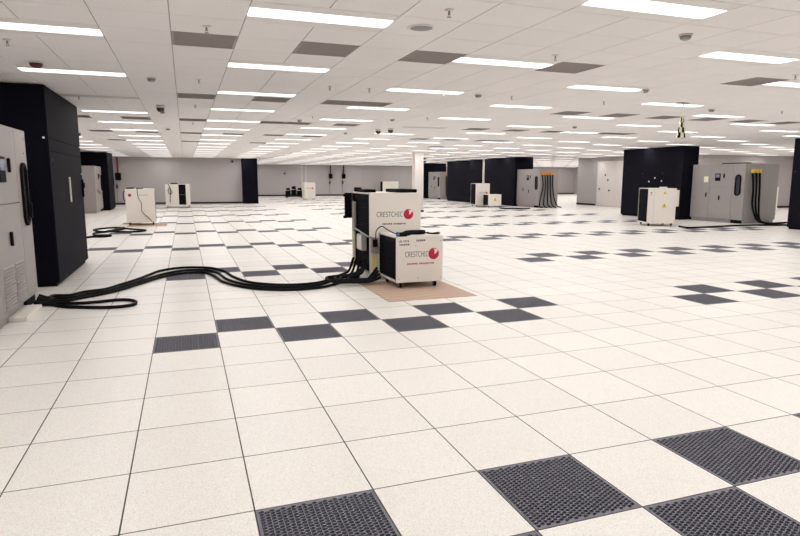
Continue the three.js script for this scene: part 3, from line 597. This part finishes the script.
// load bank with warning triangles in front of the broad dark cabinet
{
  const w = 0.95, h = 1.3;
  const t = loadBank('white load bank with yellow warning triangles and black shelves on its side', [16.58, 0, -14.1], -0.4, { w, h, d: 0.95, white: [1], print: panelPrint(w, h - 0.1, (x, k, W, Hh) => { triangle(x, k, Hh, 0.56, 0.6, 0.1); triangle(x, k, Hh, 0.56, 1.04, 0.07); x.fillStyle = '#9a938c'; x.fillRect(0.2 * k, 0, 5, Hh); x.fillStyle = '#a03038'; x.fillRect(0.07 * k, Hh - 0.98 * k, 60, 18); x.fillStyle = '#403c40'; x.fillRect(0.08 * k, Hh - 1.07 * k, 45, 45); }) });
  part(t, 'control_box', rbx(w / 2, w / 2 + 0.13, 0.68, 1.24, 0.1, 0.4, 0.015), M.white);
  part(t, 'top_handle', rbx(-0.02, 0.18, h, h + 0.045, 0.2, 0.4, 0.012), M.white);
  const r = 0.03;
  cable('black cable along the floor from the triangle load bank to grey cabinet', floorCable('', [[679, 226.3], [688, 227.6], [696, 227.4], [706, 227], [722, 226.2], [738, 225.4], [756, 225], [772, 225], [794, 225]], r), r);
}
// tall and low pair by the dark cabinets
{
  loadBank('tall white load bank standing before the dark cabinets with low box', [17.5, 0, -29.4], -0.17, { w: 0.86, h: 1.36, d: 1.0, print: panelPrint(0.86, 1.26, (x, k, W, Hh) => { wordmark(x, k, Hh, 0.2, 0.62, 0.72, 0.08, 0.68, 0.07); }) });
  loadBank('low white box with a warning mark before the tall white load bank', [17.72, 0, -28.3], -0.1, { w: 0.8, h: 0.74, d: 0.8, y0: 0.08, print: panelPrint(0.8, 0.66, (x, k, W, Hh) => { triangle(x, k, Hh, 0.42, 0.36, 0.13); }) });
  const r = 0.035;
  cable('black cable along the floor from the low white box to grey cabinet', floorCable('', [[500, 208], [506, 208.6], [512, 208.6], [518, 208.6], [530, 208.3]], r), r);
}
{ const p = onFloor(776, 218); loadBank('white load bank half hidden behind the grey cabinet with yellow plugs', [p.x - 0.2, 0, p.z - 0.5], 0.3, { w: 0.8, h: 1.3, d: 0.8, white: [1, -1] }); }
// plugged cables hanging at the grey cabinets' sides
function plugCable(label, group, P, r, plug) {
  const t = thing('power_cable', label, 'cable', P[0].map((v, k) => (k === 1 ? 0 : v)), 0, group), o = P[0];
  part(t, 'jacket', tube(P.map((p) => [p[0] - o[0], p[1], p[2] - o[2]]), r, P.length * 10), M.rubber);
  part(t, 'plug', rbx(-0.066, 0.066, o[1] + 0.04, o[1] + 0.18, -0.036, 0.036, 0.012), plug, 'coloured plug');
  part(t, 'collar', cyl(0.036, 0.06, 0, o[1] + 0.02, 0, 'y', 12), M.black);
}
{
  const r = 0.034, P = pduR.position, z = P.z + 1.24;
  for (let k = 0; k < 3; k++) { const x = P.x + 0.655 - k * 0.17; plugCable('black cable hanging from a yellow plug beside the grey cabinet', 'cables with yellow plugs', [[x, 1.8, z], [x + 0.01, 1.3, z + 0.03 + k * 0.015], [x + 0.03 + k * 0.02, 0.6, z + 0.05], [x + 0.1 + k * 0.05, 0.12, z + 0.1 + k * 0.05], [x + 0.35 + k * 0.05, r, z + 0.2 + k * 0.08], [x + 1.2, r, z + 0.28 + k * 0.08]], r, M.yellow); }
  const Q = pduM.position, zq = Q.z + 1.24;
  for (let k = 0; k < 5; k++) { const x = Q.x + 0.86 - k * 0.17; plugCable('black cable with an orange plug in a curtain of hanging cables', 'cables with orange plugs', [[x, 1.8, zq], [x + k * 0.01, 1.2, zq + 0.03], [x + 0.06 * (2 - k), 0.5, zq + 0.06], [x + 0.12 * (2 - k) + 0.05, 0.1, zq + 0.12], [x + 0.14 * (2 - k) + 0.15, r, zq + 0.3]], r, M.orange); }
  const S = pduF.position, zs = S.z + 1.24;
  for (let k = 0; k < 3; k++) { const x = S.x + 0.9 - k * 0.18; plugCable('black cable with an orange plug at the furthest grey cabinet', 'cables at the furthest grey cabinet', [[x, 1.8, zs], [x, 1.0, zs + 0.02], [x + 0.02, 0.3, zs + 0.05], [x + 0.1, r, zs + 0.25]], r, M.orange); }
}
// ------------------------------------------------------------------ pipes and boxes on the walls
function riser(label, x, z, pipe, h0) {
  const t = thing('wall_riser', label, 'pipe', [x, 0, z]);
  part(t, 'pipe', cyl(0.045, H - h0, 0, (H + h0) / 2, 0.08, 'y', 14), pipe);
  part(t, 'valve_box', rbx(-0.16, 0.16, h0 - 0.45, h0, 0, 0.2, 0.02), M.black);
  part(t, 'conduit', cyl(0.025, h0 - 0.65, -0.1, (h0 - 0.55) / 2 + 0.05, 0.06, 'y', 10), M.grey);
  part(t, 'outlet', rbx(-0.16, -0.04, h0 - 0.95, h0 - 0.7, 0, 0.16, 0.02), M.slot);
  return t;
}
{ const p = onZ(118.5, 180, ZL + 0.02); riser('red pipe with black valve box on the back wall', p.x, ZL + 0.002, M.red, 1.95); }
{ const p = onZ(330.5, 180, ZF), q = onZ(343.5, 180, ZF); riser('black conduit with box on far wall, beside the white load bank', p.x, ZF + 0.022, M.black, 2.1); riser('black conduit with box on far wall, beyond the tall branded load bank', q.x, ZF + 0.022, M.black, 2.1); }
{ const p = onZ(284.5, 173.5, ZF); const t = thing('wall_fitting', 'small dark round fitting on the far wall above the coils', 'wall fitting', [p.x, p.y, ZF]); part(t, 'plate', rbx(-0.12, 0.12, -0.12, 0.12, 0, 0.02, 0.006), M.wall); part(t, 'button', cyl(0.08, 0.06, 0, 0, 0.05, 'z', 18), M.slot); }
{ const p = onZ(232, 161.5, ZL); const t = thing('dome_camera', 'small camera on the back wall beside the dark column', 'camera', [p.x, p.y, ZL]); part(t, 'bracket', rbx(-0.05, 0.05, -0.05, 0.1, 0, 0.06, 0.01), M.white); part(t, 'camera_body', cyl(0.08, 0.12, 0, 0.0, 0.12, 'z', 18), M.smoke); }
renderer.render(scene, camera);
